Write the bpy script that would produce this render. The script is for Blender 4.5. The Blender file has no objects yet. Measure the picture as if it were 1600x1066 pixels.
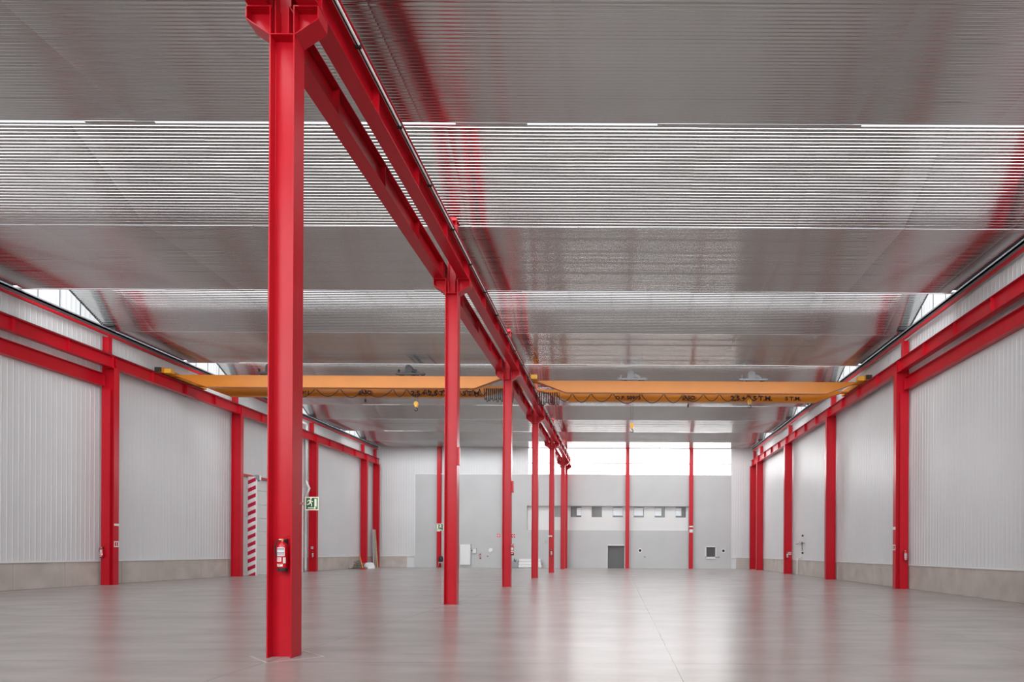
import bpy, math, random
from mathutils import Vector, Matrix
random.seed(7)
sc = bpy.context.scene
COL = sc.collection
PI = math.pi

# ------------------------------------------------------------------ camera
EYE = 1.68                      # eye height, metres
VPX, VPY, F = 966.0, 862.0, 1000.0
ROLL = 0.005
cam_d = bpy.data.cameras.new('camera'); cam = bpy.data.objects.new('camera', cam_d); COL.objects.link(cam)
cam_d.sensor_width = 36.0; cam_d.lens = 36.0 * F / 1600.0
cam_d.shift_x = -(VPX - 800) / 1600.0
cam_d.shift_y = (VPY - 533) / 1600.0
cam_d.clip_start = 0.1; cam_d.clip_end = 500
cam.matrix_world = Matrix.Translation((0, 0, EYE)) @ Matrix.Rotation(PI/2, 4, 'X') @ Matrix.Rotation(ROLL, 4, 'Z')
sc.camera = cam

# ------------------------------------------------------------------ light and exposure
SKYLIGHT = 3.9                   # daylight coming through the translucent roof glazing
GABLE = 2.6
ENDWIN = 4.6
REARFILL = 3.3  # unseen fill panel added behind the camera
w = bpy.data.worlds.new('overcast_sky'); sc.world = w; w.use_nodes = True
w.node_tree.nodes['Background'].inputs[0].default_value = (0.86, 0.92, 1.0, 1)
w.node_tree.nodes['Background'].inputs[1].default_value = 1.3
sc.view_settings.view_transform = 'Standard'
sc.view_settings.look = 'None'
sc.view_settings.gamma = 1.0
sc.view_settings.use_curve_mapping = False
sc.view_settings.exposure = 0.74

# ------------------------------------------------------------------ helpers
def wx(px, d): return (px - VPX) * d / F * 10.0          # pixel column -> metres at d bays (1 bay = 10 m)
def wz(py, px, d): return EYE + (VPY + ROLL*(px - VPX) - py) * d / F * 10.0

class MB:
    def __init__(s): s.v = []; s.f = []
    def add(s, vs, fs):
        n = len(s.v); s.v += [tuple(p) for p in vs]; s.f += [tuple(i + n for i in f) for f in fs]; return s
    def box(s, x0, x1, y0, y1, z0, z1):
        return s.add([(x0,y0,z0),(x1,y0,z0),(x1,y1,z0),(x0,y1,z0),(x0,y0,z1),(x1,y0,z1),(x1,y1,z1),(x0,y1,z1)],
                     [(0,3,2,1),(4,5,6,7),(0,1,5,4),(1,2,6,5),(2,3,7,6),(3,0,4,7)])
    def prism(s, poly, axis, a, b):
        """poly: 2-D outline; axis 'x': (y,z), 'y': (x,z), 'z': (x,y)"""
        def P(p, t):
            return (t, p[0], p[1]) if axis == 'x' else ((p[0], t, p[1]) if axis == 'y' else (p[0], p[1], t))
        n = len(poly); vs = [P(p, a) for p in poly] + [P(p, b) for p in poly]
        return s.add(vs, [tuple(range(n))[::-1], tuple(range(n, 2*n))] + [(i, (i+1) % n, n+(i+1) % n, n+i) for i in range(n)])
    def cyl(s, p0, p1, r, n=12, r1=None):
        p0 = Vector(p0); p1 = Vector(p1); d = (p1-p0).normalized(); u = d.orthogonal().normalized(); v = d.cross(u)
        r1 = r if r1 is None else r1
        vs = [p0 + (u*math.cos(2*PI*i/n) + v*math.sin(2*PI*i/n))*r for i in range(n)] + \
             [p1 + (u*math.cos(2*PI*i/n) + v*math.sin(2*PI*i/n))*r1 for i in range(n)]
        return s.add(vs, [tuple(range(n))[::-1], tuple(range(n, 2*n))] + [(i, (i+1) % n, n+(i+1) % n, n+i) for i in range(n)])
    def tube(s, pts, r, n=6):
        pts = [Vector(p) for p in pts]; rings = []
        up = Vector((0.13, 0.97, 0.21)).normalized()
        for i, p in enumerate(pts):
            d = (pts[min(i+1, len(pts)-1)] - pts[max(i-1, 0)]).normalized()
            u = d.cross(up).normalized(); v = d.cross(u)
            rings.append([p + (u*math.cos(2*PI*k/n) + v*math.sin(2*PI*k/n))*r for k in range(n)])
        vs = [q for rr in rings for q in rr]; fs = []
        for i in range(len(pts)-1):
            for k in range(n): fs.append((i*n+k, i*n+(k+1) % n, (i+1)*n+(k+1) % n, (i+1)*n+k))
        fs.append(tuple(range(n))[::-1]); fs.append(tuple((len(pts)-1)*n + k for k in range(n)))
        return s.add(vs, fs)
    def lathe(s, prof, c=(0,0), n=20):
        vs = []; fs = []
        for r, z in prof:
            for k in range(n): vs.append((c[0]+r*math.cos(2*PI*k/n), c[1]+r*math.sin(2*PI*k/n), z))
        for i in range(len(prof)-1):
            for k in range(n): fs.append((i*n+k, i*n+(k+1) % n, (i+1)*n+(k+1) % n, (i+1)*n+k))
        fs.append(tuple(range(n))[::-1]); fs.append(tuple((len(prof)-1)*n+k for k in range(n)))
        return s.add(vs, fs)
    def build(s, name, mat, parent=None, bevel=0, smooth=False, loc=None):
        me = bpy.data.meshes.new(name); me.from_pydata(s.v, [], s.f); me.materials.append(mat)
        if smooth: me.shade_smooth()
        o = bpy.data.objects.new(name, me); COL.objects.link(o)
        if parent is not None: o.parent = parent
        if loc is not None: o.location = loc
        if bevel:
            m = o.modifiers.new('bevel', 'BEVEL'); m.width = bevel; m.segments = 1; m.limit_method = 'ANGLE'
        return o

def isec(h, b, tf, tw):          # I outline, web along first coordinate centred at 0: flanges at +-h/2 of coordinate 0
    H = h/2; B = b/2; T = tw/2
    return [(-H,-B),(-H+tf,-B),(-H+tf,-T),(H-tf,-T),(H-tf,-B),(H,-B),(H,B),(H-tf,B),(H-tf,T),(-H+tf,T),(-H+tf,B),(-H,B)]

def tag(o, label=None, cat=None, group=None, kind=None):
    if label: o['label'] = label
    if cat: o['category'] = cat
    if group: o['group'] = group
    if kind: o['kind'] = kind
    return o
def thing(name, label, cat, loc=(0,0,0), group=None):
    o = bpy.data.objects.new(name, None); COL.objects.link(o); o.location = loc; o.empty_display_size = 0.2
    return tag(o, label, cat, group)
def struct(o, label=None):
    o['kind'] = 'structure'
    if label: o['label'] = label
    return o

# ------------------------------------------------------------------ materials
def mat(name, col, rough=0.5, metal=0.0, noise=None, bump=None, spec=None, coat=0, emis=None):
    m = bpy.data.materials.new(name); m.use_nodes = True; nt = m.node_tree; b = nt.nodes['Principled BSDF']
    b.inputs['Base Color'].default_value = (*col, 1); b.inputs['Roughness'].default_value = rough; b.inputs['Metallic'].default_value = metal
    if spec is not None: b.inputs['Specular IOR Level'].default_value = spec
    if coat: b.inputs['Coat Weight'].default_value = coat; b.inputs['Coat Roughness'].default_value = 0.15
    tc = nt.nodes.new('ShaderNodeTexCoord')
    if noise:
        sc_, amt = noise
        n = nt.nodes.new('ShaderNodeTexNoise'); n.inputs['Scale'].default_value = sc_; n.inputs['Detail'].default_value = 6
        nt.links.new(tc.outputs['Object'], n.inputs['Vector'])
        r = nt.nodes.new('ShaderNodeValToRGB')
        r.color_ramp.elements[0].position = 0.3; r.color_ramp.elements[1].position = 0.7
        r.color_ramp.elements[0].color = (*[c*(1-amt) for c in col], 1); r.color_ramp.elements[1].color = (*[min(1, c*(1+amt)) for c in col], 1)
        nt.links.new(n.outputs['Fac'], r.inputs['Fac']); nt.links.new(r.outputs['Color'], b.inputs['Base Color'])
    if bump:
        n = nt.nodes.new('ShaderNodeTexNoise'); n.inputs['Scale'].default_value = bump[0]
        nt.links.new(tc.outputs['Object'], n.inputs['Vector'])
        bp = nt.nodes.new('ShaderNodeBump'); bp.inputs['Strength'].default_value = bump[1]; bp.inputs['Distance'].default_value = 0.01
        nt.links.new(n.outputs['Fac'], bp.inputs['Height']); nt.links.new(bp.outputs['Normal'], b.inputs['Normal'])
    if emis:
        b.inputs['Emission Color'].default_value = (*emis[0], 1); b.inputs['Emission Strength'].default_value = emis[1]
    return m

M = {}
M['red'] = mat('red_paint', (0.52, 0.006, 0.018), 0.30, noise=(1.5, 0.05), spec=0.32)
M['clad'] = mat('white_sheet_cladding', (0.69, 0.70, 0.705), 0.38, noise=(0.4, 0.03))
M['white'] = mat('white_paint', (0.75, 0.75, 0.74), 0.45)
M['trimw'] = mat('white_flashing', (0.80, 0.80, 0.80), 0.4)
M['steel'] = mat('galvanised_steel', (0.62, 0.62, 0.62), 0.32, 1.0)
M['roof'] = mat('bright_corrugated_sheet', (0.56, 0.55, 0.54), 0.13, 1.0, noise=(0.25, 0.05))
M['dark'] = mat('black_rubber_and_shade', (0.02, 0.02, 0.02), 0.6)
M['dgrey'] = mat('dark_grey_steel', (0.08, 0.08, 0.085), 0.5, 0.4)
M['midgrey'] = mat('mid_grey_paint', (0.38, 0.39, 0.40), 0.45)
M['grey'] = mat('grey_paint', (0.30, 0.31, 0.33), 0.5)
M['plinth'] = mat('precast_concrete', (0.52, 0.47, 0.43), 0.8, noise=(1.1, 0.14), bump=(18, 0.2))
M['grout'] = mat('pale_grout', (0.42, 0.40, 0.38), 0.7, noise=(4, 0.15))
M['gwall'] = mat('smooth_grey_wall', (0.53, 0.535, 0.535), 0.6, noise=(0.5, 0.03))
M['orange'] = mat('orange_yellow_paint', (0.66, 0.215, 0.012), 0.38, noise=(0.8, 0.05))
M['yel'] = mat('yellow_paint', (0.85, 0.45, 0.03), 0.4)
M['ink'] = mat('dark_lettering', (0.05, 0.012, 0.01), 0.6)
M['sgreen'] = mat('sign_green', (0.004, 0.075, 0.028), 0.5)
M['swhite'] = mat('sign_pale', (0.80, 0.84, 0.68), 0.5)
M['label'] = mat('paper_label', (0.80, 0.77, 0.76), 0.5)
M['labtext'] = mat('label_print', (0.25, 0.22, 0.33), 0.5)
M['ered'] = mat('extinguisher_red', (0.55, 0.006, 0.012), 0.18, coat=0.5)
M['brass'] = mat('brass', (0.85, 0.62, 0.35), 0.3, 1.0)
M['void'] = mat('dark_opening', (0.15, 0.15, 0.148), 0.7)
M['glassd'] = mat('dark_glass', (0.10, 0.11, 0.10), 0.12)
M['blind'] = mat('white_blind', (0.84, 0.88, 0.92), 0.5)
M['wood'] = mat('timber', (0.45, 0.33, 0.20), 0.7, noise=(6, 0.2))
M['card'] = mat('brown_scrap', (0.22, 0.19, 0.15), 0.8, noise=(8, 0.4))
M['blue'] = mat('blue_grey_plastic', (0.20, 0.25, 0.32), 0.4)

def emitter(name, col, s, base=0.8):
    m = bpy.data.materials.new(name); m.use_nodes = True; nt = m.node_tree; b = nt.nodes['Principled BSDF']
    b.inputs['Base Color'].default_value = (base, base, base, 1); b.inputs['Roughness'].default_value = 0.4
    b.inputs['Emission Color'].default_value = (*col, 1); b.inputs['Emission Strength'].default_value = s
    return m
M['sky_pane'] = emitter('daylit_roof_glazing', (0.93, 0.97, 1.0), SKYLIGHT)
M['gable_pane'] = emitter('daylit_gable_sheet', (0.93, 0.97, 1.0), 0.30, 0.42)
M['rear_fill'] = emitter('rear_fill_glow', (1.0, 1.0, 1.0), REARFILL)
M['end_pane'] = emitter('daylit_wall_glazing', (1.0, 1.0, 1.0), ENDWIN)

def floor_material():
    m = bpy.data.materials.new('polished_concrete'); m.use_nodes = True; nt = m.node_tree; L = nt.links; b = nt.nodes['Principled BSDF']
    tc = nt.nodes.new('ShaderNodeTexCoord')
    def nz(scale, detail, sx=1, sy=1):
        mp = nt.nodes.new('ShaderNodeMapping'); mp.inputs['Scale'].default_value = (sx, sy, 1)
        L.new(tc.outputs['Object'], mp.inputs['Vector'])
        n = nt.nodes.new('ShaderNodeTexNoise'); n.inputs['Scale'].default_value = scale; n.inputs['Detail'].default_value = detail
        n.inputs['Roughness'].default_value = 0.6
        L.new(mp.outputs['Vector'], n.inputs['Vector']); return n
    n1 = nz(0.35, 8); n2 = nz(0.8, 10, 0.5, 1.7)
    def ramp(src, p0, c0, p1, c1):
        r = nt.nodes.new('ShaderNodeValToRGB'); e = r.color_ramp.elements
        e[0].position = p0; e[0].color = (*c0, 1); e[1].position = p1; e[1].color = (*c1, 1); L.new(src, r.inputs['Fac']); return r
    r1 = ramp(n1.outputs['Fac'], 0.35, (0.345, 0.318, 0.302), 0.68, (0.40, 0.372, 0.356))
    r2 = ramp(n2.outputs['Fac'], 0.32, (0.86, 0.86, 0.86), 0.68, (1.10, 1.10, 1.10))
    mx = nt.nodes.new('ShaderNodeMix'); mx.data_type = 'RGBA'; mx.blend_type = 'MULTIPLY'; mx.inputs['Factor'].default_value = 1
    L.new(r1.outputs['Color'], mx.inputs[6]); L.new(r2.outputs['Color'], mx.inputs[7])
    # saw-cut joints
    sp = nt.nodes.new('ShaderNodeSeparateXYZ'); L.new(tc.outputs['Object'], sp.inputs[0])
    def line(out, off, period, half):
        a = nt.nodes.new('ShaderNodeMath'); a.operation = 'ADD'; L.new(out, a.inputs[0]); a.inputs[1].default_value = off
        p = nt.nodes.new('ShaderNodeMath'); p.operation = 'PINGPONG'; L.new(a.outputs[0], p.inputs[0]); p.inputs[1].default_value = period/2
        g = nt.nodes.new('ShaderNodeMath'); g.operation = 'LESS_THAN'; L.new(p.outputs[0], g.inputs[0]); g.inputs[1].default_value = half
        return g
    lx = line(sp.outputs['X'], -0.85, 6.1, 0.006); ly = line(sp.outputs['Y'], 0.4, 10.0, 0.012)
    mm = nt.nodes.new('ShaderNodeMath'); mm.operation = 'MAXIMUM'; L.new(lx.outputs[0], mm.inputs[0]); L.new(ly.outputs[0], mm.inputs[1])
    m3 = nt.nodes.new('ShaderNodeMix'); m3.data_type = 'RGBA'; L.new(mm.outputs[0], m3.inputs['Factor'])
    L.new(mx.outputs[2], m3.inputs[6]); m3.inputs[7].default_value = (0.16, 0.14, 0.13, 1)
    L.new(m3.outputs[2], b.inputs['Base Color'])
    b.inputs['Roughness'].default_value = 0.27
    b.inputs['Specular IOR Level'].default_value = 0.6
    return m
M['floor'] = floor_material()

# striped red / white guard
def stripes_material():
    m = bpy.data.materials.new('red_white_hazard_stripes'); m.use_nodes = True; nt = m.node_tree; L = nt.links; b = nt.nodes['Principled BSDF']
    tc = nt.nodes.new('ShaderNodeTexCoord'); sp = nt.nodes.new('ShaderNodeSeparateXYZ'); L.new(tc.outputs['Object'], sp.inputs[0])
    a = nt.nodes.new('ShaderNodeMath'); a.operation = 'MULTIPLY_ADD'; L.new(sp.outputs['X'], a.inputs[0]); a.inputs[1].default_value = -0.45; L.new(sp.outputs['Z'], a.inputs[2])
    f = nt.nodes.new('ShaderNodeMath'); f.operation = 'PINGPONG'; L.new(a.outputs[0], f.inputs[0]); f.inputs[1].default_value = 0.255
    g = nt.nodes.new('ShaderNodeMath'); g.operation = 'LESS_THAN'; L.new(f.outputs[0], g.inputs[0]); g.inputs[1].default_value = 0.125
    mx = nt.nodes.new('ShaderNodeMix'); mx.data_type = 'RGBA'; L.new(g.outputs[0], mx.inputs['Factor'])
    mx.inputs[6].default_value = (0.78, 0.76, 0.76, 1); mx.inputs[7].default_value = (0.50, 0.008, 0.05, 1)
    L.new(mx.outputs[2], b.inputs['Base Color']); b.inputs['Roughness'].default_value = 0.4
    return m
M['stripe'] = stripes_material()

# ------------------------------------------------------------------ dimensions
XL, XR = -24.33, 13.66           # side walls
XC = -5.21                       # centre column row
Y0, Y1 = -10.0, 64.0             # rear wall, far wall
ZC = EYE + 10.36                 # flat ceiling underside
RIDGE = ZC + 2.42
OPEN = 5.48                      # flat part of every saw-tooth bay
ZB, ZT = EYE + 8.45, EYE + 9.03
VAL = 0.45                       # the valley lies this far past the column line  # runway beams

# ------------------------------------------------------------------ floor
f = MB().add([(XL-1.5, Y0-0.5, 0), (XR+1.5, Y0-0.5, 0), (XR+1.5, Y1+3.0, 0), (XL-1.5, Y1+3.0, 0),
              (XL-1.5, Y0-0.5, -0.3), (XR+1.5, Y0-0.5, -0.3), (XR+1.5, Y1+3.0, -0.3), (XL-1.5, Y1+3.0, -0.3)],
             [(0,1,2,3),(4,7,6,5),(0,4,5,1),(1,5,6,2),(2,6,7,3),(3,7,4,0)])
struct(f.build('floor', M['floor']), 'polished grey concrete floor with saw-cut joints')

# ------------------------------------------------------------------ saw-tooth ceiling of corrugated sheet
PITCH, AMP, NP, ROW = 0.095, 0.0082, 14, 9
PH = [0, .14, .20, .235, .265, .30, .36, .5, .64, .70, .735, .765, .80, .86]
def corr(k): return -AMP*math.tanh(2.5*math.cos(2*PI*k))/math.tanh(2.5)
def wave(length, seed):
    r = random.Random(seed); n = int(round(length / PITCH)); pts = []; dz = 0; tilt = 0
    for i in range(n*NP + 1):
        k = i // NP + PH[i % NP]; s = k * length / n
        if i % (NP*ROW) == 0: dz = r.uniform(-0.002, 0.002); tilt = 0.006 + r.uniform(-0.003, 0.003); s0 = s
        pts.append((s, corr(k) + dz + tilt*(s - s0)))
    return pts
bounds = []
x = 5.6 - 3.47*9
while x < XR + 4: bounds.append(x); x += 3.47
bounds = [XL+0.02] + [b for b in bounds if XL + 0.6 < b < XR - 0.6] + [XR-0.02]
cm = MB()
def sheet(prof, xa, xb, off):
    n = len(prof); vs = []
    for (y, z) in prof: vs += [(xa, y, z+off+0.003), (xa+0.05, y, z+off), (xb-0.05, y, z+off), (xb, y, z+off+0.003)]
    cm.add(vs, [(4*i+j, 4*i+j+1, 4*i+j+5, 4*i+j+4) for i in range(n-1) for j in range(3)])
for n in range(-1, 7):
    yb = n*10.0
    flat_len = OPEN - VAL if n < 6 else Y1 - yb - VAL
    fl = [(yb + VAL + s, ZC + z) for s, z in wave(flat_len, 100+n)]
    sl = []
    if n < 6:
        L = math.hypot(10+VAL-OPEN, RIDGE-ZC); cy, cz = (10+VAL-OPEN)/L, (ZC-RIDGE)/L
        for s, h in wave(L, 200+n): sl.append((yb+OPEN + s*cy - h*cz, RIDGE + s*cz + h*cy))
    for i in range(len(bounds)-1):
        off = 0.0025 if i % 2 else 0.0
        xa, xb = bounds[i], bounds[i+1] + (0.05 if i < len(bounds)-2 else 0)
        inx = (XL+0.55 if i == 0 else xa, XR-0.50 if i == len(bounds)-2 else xb)
        sheet(fl, inx[0], inx[1], off)
        if sl: sheet(sl, xa, xb, off)
    if n < 6:                       # a few sheets reach one corrugation further
        r = random.Random(n*3+50)
        spans = [(-13.0, -11.3), (-4.0, -2.26), (0.9, 5.85)] if n == 1 else [(a, a + r.uniform(2, 5)) for a in (-20 + r.uniform(-2, 2), -8 + r.uniform(-3, 2), 3 + r.uniform(-3, 3))]
        for a, b in spans:
            ext = [(yb + OPEN + k*PITCH/NP, ZC + corr(k/NP)) for k in range(NP+1)]
            sheet(ext, a, b, 0.001)
ceil = cm.build('ceiling', M['roof'], smooth=True)
struct(ceil, 'saw-tooth ceiling of bright corrugated metal sheet')

# ridge cap sheet + roof glazing of every saw tooth
k = 0
for n in range(-1, 6):
    k += 1
    yg = n*10 + OPEN + 0.14
    g = MB().box(XL+0.05, XR-0.05, yg, yg+0.02, ZC+0.12, RIDGE-0.06).build('window_%d' % k, M['sky_pane'])
    struct(g, 'band of translucent roof glazing in a saw tooth')
    fr = MB()
    for i in range(20):
        x = XL + 0.3 + i*(XR-XL-0.6)/19
        fr.box(x-0.02, x+0.02, yg+0.02, yg+0.05, ZC+0.12, RIDGE-0.06)
    fr.build('window_frame', M['steel'], g)
    struct(MB().box(XL, XR, yg-0.02, yg+0.04, ZC+0.03, ZC+0.12).build('trim_%d' % k, M['steel']), 'galvanised curb under the roof glazing')

# ------------------------------------------------------------------ side walls
def ribbed(mb, y0, y1, z0, z1, x, sgn, pitch=0.25, axis='y'):
    """vertical ribbed sheet; sgn = direction towards the room"""
    pts = []; y = y0; n = max(1, int(round((y1-y0)/pitch))); p = (y1-y0)/n
    for i in range(n):
        a = y0 + i*p
        pts += [(a, 0.0), (a+p*0.70, 0.0), (a+p*0.80, 0.010), (a+p*0.90, 0.010)]
    pts.append((y1, 0.0))
    vs = []
    for (t, h) in pts:
        for z in (z0, z1): vs.append((x + sgn*h, t, z) if axis == 'y' else (t, x + sgn*h, z))
    mb.add(vs, [(2*i, 2*i+2, 2*i+3, 2*i+1) for i in range(len(pts)-1)])
PT = 1.11                        # plinth top
DY0, DY1, DZ = 41.2, 48.8, 6.45  # sectional door in the left wall
wl = MB()
ribbed(wl, Y0, DY0, PT, ZC+0.02, XL+0.04, 1)
ribbed(wl, DY0, DY1, DZ, ZC+0.02, XL+0.04, 1)
ribbed(wl, DY1, Y1, PT, ZC+0.02, XL+0.04, 1)
wl.box(XL-0.25, XL, Y0, DY0, 0, ZC); wl.box(XL-0.25, XL, DY0, DY1, DZ, ZC); wl.box(XL-0.25, XL, DY1, Y1, 0, ZC)
struct(wl.build('wall_left', M['clad']), 'left wall of white ribbed sheet cladding')
wr = MB(); ribbed(wr, Y0, Y1, PT, ZC+0.02, XR-0.04, -1); wr.box(XR, XR+0.25, Y0, Y1, 0, ZC)
struct(wr.build('wall_right', M['clad']), 'right wall of white ribbed sheet cladding')

def plinth(name, x0, x1, y0s, label):
    m = MB()
    for (a, b) in y0s:
        y = a; r = random.Random(int(a*7)+3)
        while y < b - 0.3:
            l = r.choice([2.4, 3.2, 1.1, 2.8, 2.4]); e = min(y+l, b)
            m.box(x0, x1, y+0.008, e-0.008, 0.0, PT-0.02)
            y = e
    return struct(m.build(name, M['plinth'], bevel=0.012), label)
plinth('baseboard_left', XL, XL+0.05, [(Y0, DY0-0.15), (DY1+0.15, Y1)], 'precast concrete plinth along the left wall')
plinth('baseboard_right', XR-0.06, XR, [(Y0, Y1)], 'precast concrete plinth along the right wall')
kk = 20
for (a, b, c, d_) in ((XL, XL+0.10, Y0, DY0-0.02), (XL, XL+0.10, DY1+0.02, Y1-0.1), (XR-0.10, XR, Y0, Y1-0.1)):
    kk += 1
    struct(MB().box(a, b, c, d_, PT-0.02, PT+0.05).build('trim_%d' % kk, M['trimw']), 'white flashing on top of the concrete plinth')
# black strips painting the shade of the eaves gap, grey gutter lip
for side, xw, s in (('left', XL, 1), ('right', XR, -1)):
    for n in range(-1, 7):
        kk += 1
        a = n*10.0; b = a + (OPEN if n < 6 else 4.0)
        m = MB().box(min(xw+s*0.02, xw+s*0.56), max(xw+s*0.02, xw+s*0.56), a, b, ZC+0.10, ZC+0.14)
        struct(m.build('trim_%d' % kk, M['dark']), 'black strip standing in for the shaded gap between the %s wall and the flat ceiling' % side)
    kk += 1
    m = MB()
    m.box(min(xw+s*0.05, xw+s*0.34), max(xw+s*0.05, xw+s*0.34), Y0, Y1-0.1, ZC-0.10, ZC-0.03)
    m.box(min(xw+s*0.30, xw+s*0.34), max(xw+s*0.30, xw+s*0.34), Y0, Y1-0.1, ZC-0.10, ZC+0.03)
    struct(m.build('trim_%d' % kk, M['grey']), 'galvanised gutter along the top of the %s wall' % side)

# translucent gables of the saw teeth
k = 10
for side, xw, s in (('left', XL, 1), ('right', XR, -1)):
    for n in range(-1, 6):
        k += 1
        ya, yb = n*10+OPEN+0.18, n*10+10.0+VAL
        m = MB(); N = 38; vs = []; pts = []
        for i in range(N+1):
            y = ya + (yb-ya)*i/N; z = RIDGE - (RIDGE-ZC)*(y-(n*10+OPEN))/(10+VAL-OPEN)
            pts.append((y, z))
        for i, (y, z) in enumerate(pts):
            o = 0.02 if i % 2 else 0.0
            for q in (ZC-0.02, max(z-0.03, ZC-0.01)): vs.append((xw + s*(0.02+o), y, q))
        m.add(vs, [(2*i, 2*i+2, 2*i+3, 2*i+1) for i in range(N)])
        g = struct(m.build('window_%d' % k, M['gable_pane']), 'translucent ribbed sheet closing a saw tooth over the %s wall' % side)
        fr = MB()
        e = MB(); dy = (10-OPEN)
        fr.add([(xw+s*0.06, ya, RIDGE-0.09), (xw+s*0.06, yb, ZC-0.06), (xw+s*0.06, yb, ZC-0.02), (xw+s*0.06, ya, RIDGE-0.03),
                (xw+s*0.03, ya, RIDGE-0.09), (xw+s*0.03, yb, ZC-0.06), (xw+s*0.03, yb, ZC-0.02), (xw+s*0.03, ya, RIDGE-0.03)],
               [(0,1,2,3),(4,7,6,5),(0,4,5,1),(1,5,6,2),(2,6,7,3),(3,7,4,0)])
        for t in (0.22, 0.44, 0.66):
            y = ya + (yb-ya)*t; z = RIDGE - (RIDGE-ZC)*(y-(n*10+OPEN))/(10+VAL-OPEN)
            fr.box(min(xw+s*0.045, xw+s*0.06), max(xw+s*0.045, xw+s*0.06), y-0.012, y+0.012, ZC-0.02, z-0.05)
        fr.build('window_frame', M['dgrey'], g)

# ------------------------------------------------------------------ far wall
D = 6.4
def fx(px): return (px-VPX)*0.064
def fz(py, px=966): return EYE + (VPY + ROLL*(px-VPX) - py)*0.064
GX0, GX1 = fx(648), fx(1142); GZ = fz(742.5)
WX0, WX1 = fx(825), fx(1142)
RX0, RX1, RZ0, RZ1 = fx(823), fx(1075.5), fz(829), fz(791)
DX0, DX1, DZT = fx(949.5), fx(975.5), fz(853)
SX0, SX1, SZ0, SZ1 = fx(1103.5), fx(1117.5), fz(869.5), fz(854.5)
wb = MB()
ribbed(wb, XL, GX0, PT, ZC+0.02, Y1-0.02, -1, axis='x')
ribbed(wb, GX0, WX0, GZ, ZC+0.02, Y1-0.02, -1, axis='x')
ribbed(wb, GX1, XR, PT, ZC+0.02, Y1-0.02, -1, axis='x')
wb.box(XL-0.25, GX0, Y1, Y1+0.25, 0, ZC+0.3); wb.box(GX1, XR+0.25, Y1, Y1+0.25, 0, ZC+0.3)
wb.box(GX0, WX0, Y1, Y1+0.25, GZ, ZC+0.3); wb.box(WX0, GX1, Y1, Y1+0.25, ZC-0.02, ZC+0.3)
struct(wb.build('wall_back', M['clad']), 'far wall of white ribbed sheet cladding')
gw = MB()
def grid_wall(m, xs0, xs1, z0, z1, holes, y0, y1):
    xs = sorted({xs0, xs1} | {h[0] for h in holes} | {h[1] for h in holes}); zs = sorted({z0, z1} | {h[2] for h in holes} | {h[3] for h in holes})
    for i in range(len(xs)-1):
        for j in range(len(zs)-1):
            cx, cz = (xs[i]+xs[i+1])/2, (zs[j]+zs[j+1])/2
            if any(h[0] < cx < h[1] and h[2] < cz < h[3] for h in holes): continue
            m.box(xs[i], xs[i+1], y0, y1, zs[j], zs[j+1])
grid_wall(gw, GX0, GX1, 0, GZ, [(RX0, RX1, RZ0, RZ1), (DX0, DX1, 0, DZT), (SX0, SX1, SZ0, SZ1)], Y1-0.06, Y1+0.25)
struct(gw.build('wall_partition', M['gwall']), 'smooth grey lower part of the far wall')
tm = MB().box(GX0-0.05, GX1+0.02, Y1-0.10, Y1-0.06, GZ-0.04, GZ+0.05).box(GX0-0.05, GX0+0.04, Y1-0.10, Y1-0.06, PT, GZ)
struct(tm.build('trim_60', M['trimw']), 'white flashing round the grey wall panel')
tm = MB().box(XL+0.1, fx(636), Y1-0.06, Y1, 0, PT-0.02); struct(tm.build('baseboard_back', M['plinth']), 'concrete plinth in the far left corner')
tm = MB()
for i in range(5): tm.box(fx(1150), XR-0.06, Y1-0.06, Y1, i*0.215, i*0.215+0.2)
struct(tm.build('baseboard_corner', M['plinth']), 'block plinth in the far right corner')
tm = MB().box(XL+0.1, GX0-0.05, Y1-0.10, Y1-0.02, PT-0.02, PT+0.05).box(GX1, XR-0.1, Y1-0.10, Y1-0.02, PT-0.02, PT+0.05)
struct(tm.build('trim_61', M['trimw']), 'white flashing on top of the far plinth')
# glazed strip
win = struct(MB().box(WX0, WX1, Y1+0.02, Y1+0.06, GZ+0.05, ZC).build('window_30', M['end_pane']), 'bright glazed strip along the top of the far wall')
fm = MB().box(WX0, WX1, Y1-0.03, Y1+0.02, fz(724.5)-0.05, fz(724.5)+0.05).box(WX0, WX1, Y1-0.04, Y1+0.02, ZC-0.1, ZC)
for px in (825, 880, 930, 1030, 1142): fm.box(fx(px)-0.02, fx(px)+0.02, Y1-0.01, Y1+0.02, GZ, ZC)
fm.build('window_frame', M['grey'], win)
# office band
ow = MB(); wins = [(866, 880), (891, 907.5), (924, 940), (957, 973), (990, 1006), (1023, 1039), (1056, 1072)]
OY = Y1 + 0.45
grid_wall(ow, RX0, RX1, RZ0, RZ1, [(fx(a), fx(b), fz(808), fz(791.5)) for a, b in wins], OY, OY+0.1)
ow.box(RX0-0.05, RX0, Y1+0.25, OY+0.3, RZ0, RZ1).box(RX1, RX1+0.05, Y1+0.25, OY+0.3, RZ0, RZ1)
ow.box(RX0, RX1, Y1-0.05, OY+0.3, RZ0-0.05, RZ0).box(RX0, RX1, Y1+0.25, OY+0.3, RZ1, RZ1+0.05)
for z in (0.28, 0.52): ow.box(RX0, RX1, OY-0.01, OY, RZ0+(RZ1-RZ0)*z-0.01, RZ0+(RZ1-RZ0)*z+0.01)
struct(ow.build('wall_office', M['white']), 'white panelled office front set in the grey far wall')
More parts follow.
